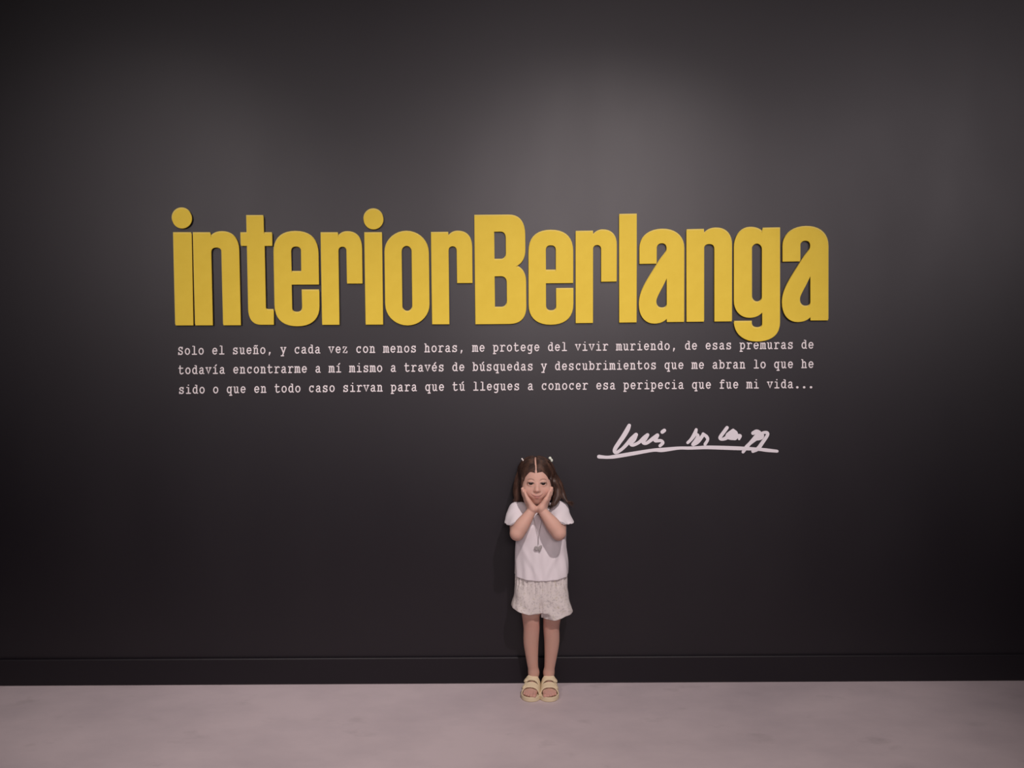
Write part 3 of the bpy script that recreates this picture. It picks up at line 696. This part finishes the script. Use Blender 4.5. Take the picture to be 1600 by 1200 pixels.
# ---- hair: cap with a parting, side tails, and laid strands
FC = Field(HO-np.array([.115, .12, .13]), HO+np.array([.145, .13, .125]), 0.0019)
FC.ellip(H(0, .018, .020), (.0722, .0890, .0665), 0, HM)
def face_open(X, Y, Z):
    x = (X-HO[0])*HX[0]+(Z-HO[2])*HX[2]; y = (Y-HO[1])*HY[1]+(Z-HO[2])*HY[2]; z = (X-HO[0])*HZ[0]+(Y-HO[1])*HZ[1]+(Z-HO[2])*HZ[2]
    r = ((np.abs(x)/.0488)**2.3+(np.abs(z+.022)/.0715)**2.3)**(1/2.3); return np.maximum((r-1)*.052, y+.004)
FC.cut(face_open, k=.004)
def under_head(X, Y, Z):
    z = (X-HO[0])*HZ[0]+(Y-HO[1])*HZ[1]+(Z-HO[2])*HZ[2]; y = (Y-HO[1])*HY[1]+(Z-HO[2])*HY[2]
    return np.maximum(z+.045, y*.0-.01)
FC.cut(under_head, k=.003)
def parting(X, Y, Z):
    x = (X-HO[0])*HX[0]+(Z-HO[2])*HX[2]; y = (Y-HO[1])*HY[1]+(Z-HO[2])*HY[2]; z = (X-HO[0])*HZ[0]+(Y-HO[1])*HZ[1]+(Z-HO[2])*HZ[2]
    c_ = -.0042-.0015*np.sin((y+.06)*35); return np.maximum(np.abs(x-c_)-.0030, np.maximum(y-.035, .03-z))
FC.cut(parting)
D = lambda x, y, d, r: (*P(x, y, d), r)
tailL = [D(813, 742, -.105, .016), D(810, 756, -.10, .018), D(808.5, 770, -.095, .017), D(809, 782, -.09, .012)]
tailL2 = [D(816, 748, -.08, .018), D(813, 765, -.075, .018), D(813, 782, -.075, .014)]
tailR = [D(864, 744, -.115, .010), D(866.5, 753, -.128, .0135), D(871, 764, -.125, .0165), D(871, 776, -.135, .0160), D(866, 787, -.150, .010), D(861, 791, -.155, .004)]
tailR2 = [D(864, 742, -.09, .016), D(873, 757, -.09, .016), D(878, 770, -.095, .013), D(883, 781, -.110, .008), D(888.5, 786, -.118, .003)]
tailR3 = [D(862, 750, -.08, .018), D(866, 768, -.08, .018), D(868, 783, -.08, .014)]
for sx in (-1, 1): FC.chain([(*H(sx*.054, -.030, .036), .005), (*H(sx*.0545, -.042, .010), .0065), (*H(sx*.0565, -.036, -.012), .006), (*H(sx*.060, -.022, -.030), .004)], .006)
for t_ in (tailL, tailL2, tailR, tailR2, tailR3): FC.chain(t_, .010)
# scalp colour shows in the groove of the parting: the head surface lies just below it
hair = sdf_mesh('hair', FC, m_hair, GIRL, ORG)
SV, SF = [], []
def strand(pts, r0_, r1_):
    pts = np.array(pts); n_ = len(pts); b = len(SV)
    for i in range(n_):
        d = pts[min(i+1, n_-1)]-pts[max(i-1, 0)]; d /= np.linalg.norm(d)+1e-9
        a = np.cross(d, [0.3, 0.9, 0.2]); a /= np.linalg.norm(a)+1e-9; c_ = np.cross(d, a); t = i/(n_-1); r = (r0_*(1-t)+r1_*t)*min(1, .4+4*t)
        for k in range(4):
            an = k*math.pi/2; SV.append(tuple(pts[i]+r*(math.cos(an)*a+math.sin(an)*c_)-ORG))
        if i:
            q = b+4*(i-1)
            for k in range(4): SF.append((q+k, q+(k+1) % 4, q+4+(k+1) % 4, q+4+k))
def spl(ctrl, n_=5): return catmull([c[:3] for c in ctrl], n_)
for k in range(900):
    sx = -1 if k % 2 else 1
    y0_ = -.066+.135*rng.random()**1.1; off = rng.normal(0, 1, 3)*.002; pts = []; wob = rng.random()*6
    ph_end = math.radians(98); lift = rng.random()*.0022+.0002
    for i in range(12):
        t = i/11; ph = math.radians(6)+(ph_end-math.radians(6))*t
        yy = y0_+(.045 if y0_ < -.03 else .02)*t*t*(1 if y0_ < .02 else -1)+.001*math.sin(5*t+wob)
        fy = math.sqrt(max(0.0, 1-((yy-.018)/.0885)**2)); pts.append(H(sx*(.0724*fy*math.sin(ph)+lift)-.004*(1-t), yy, .020+(.0667*fy)*math.cos(ph)+lift))
    strand(pts, .0010, .0009)
for k in range(360):
    sx = -1 if k % 2 else 1; e_ = rng.random(); pts = []; sp = rng.normal()*.002
    for i in range(15):
        t = i/14; ph = math.radians(2+108*t); cx_, cz_ = math.sin(ph), math.cos(ph)
        x = (.0500+.014*e_)*abs(cx_)**.85; z = -.022+(.0735+.014*e_)*math.copysign(abs(cz_)**.8, cz_)+sp*t
        q_ = 1-(x/.0735)**2-((z-.020)/.0680)**2; y = .018-.0900*math.sqrt(max(q_, 0.02))
        pts.append(H(sx*x-.004*(1-t), y-.0012*rng.random()*0-.0008, z+.0015*math.sin(9*t+k)))
    strand(pts, .0010, .0009)
def tail_strands(ctrl, n_, spread=1.0, flick=0.0):
    base = spl(ctrl, 5); rad = np.interp(np.linspace(0, 1, len(base)), np.linspace(0, 1, len(ctrl)), [c[3] for c in ctrl])
    for _ in range(n_):
        an = rng.random()*2*math.pi; rr = math.sqrt(rng.random()*.5+.5)*spread; tw = rng.normal()*1.2; s0 = 0; e0 = len(base)-int(rng.random()*3)
        pts = []
        for i in range(s0, e0):
            t = i/(len(base)-1); a2 = an+tw*t; wv = rng.normal()*0
            p = np.array(base[i])+rad[i]*rr*np.array([math.cos(a2), math.sin(a2), .15*math.sin(a2*2)])
            pts.append(p)
        for j in range(1, 4): pts.append(pts[-1]+(pts[-1]-pts[-2])*.8+rng.normal(0, 1, 3)*.0015+np.array([flick, -.0003, 0])*j)
        strand(pts, .0011, .0003)
for t_, n_, fl in ((tailL, 120, -.0008), (tailL2, 70, 0), (tailR, 200, -.0006), (tailR2, 160, .0012), (tailR3, 60, 0)): tail_strands(t_, n_, 1.07, fl)
me = bpy.data.meshes.new('hair_strands'); me.from_pydata(SV, [], SF); me.update()
hs = link('hair_strands', me, m_hair, hair, smooth=True); hs['kind'] = 'stuff'
for (cx, cy, sc, mm, dd) in ((816.5, 718.0, .60, m_clipw, -.130), (860.8, 717.5, 1.0, m_clip, -.135)):
    c = P(cx, cy, dd); fc = Field(c-.02, c+.02, .0012)
    fc.ellip(c+np.array([-.0035, 0, .0045])*sc, np.array((.0060, .0035, .0055))*sc, .001); fc.ellip(c+np.array([.0030, 0, -.0045])*sc, np.array((.0050, .0035, .0065))*sc, .001); fc.ellip(c, np.array((.003, .0045, .0035))*sc, .001)
    cl = sdf_mesh('hair_clip', fc, mm, GIRL, ORG)
    cl['label'] = 'small pale clip in the hair'
# ---- necklace
def tube(name, pts, r, m, parent):
    global SV, SF
    SV, SF = [], []; strand(pts, r, r); me = bpy.data.meshes.new(name); me.from_pydata(SV, [], SF); me.update(); return link(name, me, m, parent, smooth=True)
def fr(px, py):      # just in front of the shirt's chest
    z = zpx(py); return P(px, py, -.092-float(np.interp(z, zk, [.074, .073, .067, .065, .056, .040]))-.0055)
nk = tube('necklace', catmull([P(829, 790, -.125), P(831, 797, -.150), fr(834.5, 812), fr(838, 828), fr(840.8, 840), fr(841.2, 851)], 5), .0008, m_cord, GIRL)
tube('cord', catmull([P(855, 790, -.125), P(852, 797, -.150), fr(847, 812), fr(843.6, 828), fr(841.6, 840), fr(841.4, 851)], 5), .0008, m_cord, nk)
c = fr(841.2, 857); fp = Field(c-.025, c+.025, .0012)
fp.ellip(c+np.array([-.0065, 0, .0008]), (.0102, .0028, .0095), .001); fp.ellip(c+np.array([.0070, -.0005, .0030]), (.0066, .0026, .0118), .001, np.array([[.85, 0, .52], [0, 1, 0], [-.52, 0, .85]]))
fp.ellip(c+np.array([.0055, 0, -.0070]), (.0045, .0022, .0060), .001)
fp.ellip(c+np.array([-.0065, -.003, .0010]), (.0040, .0020, .0038), 0, cut=True)
pd = sdf_mesh('pendant', fp, m_pend, nk, ORG); pd['label'] = 'grey flower-like pendant'
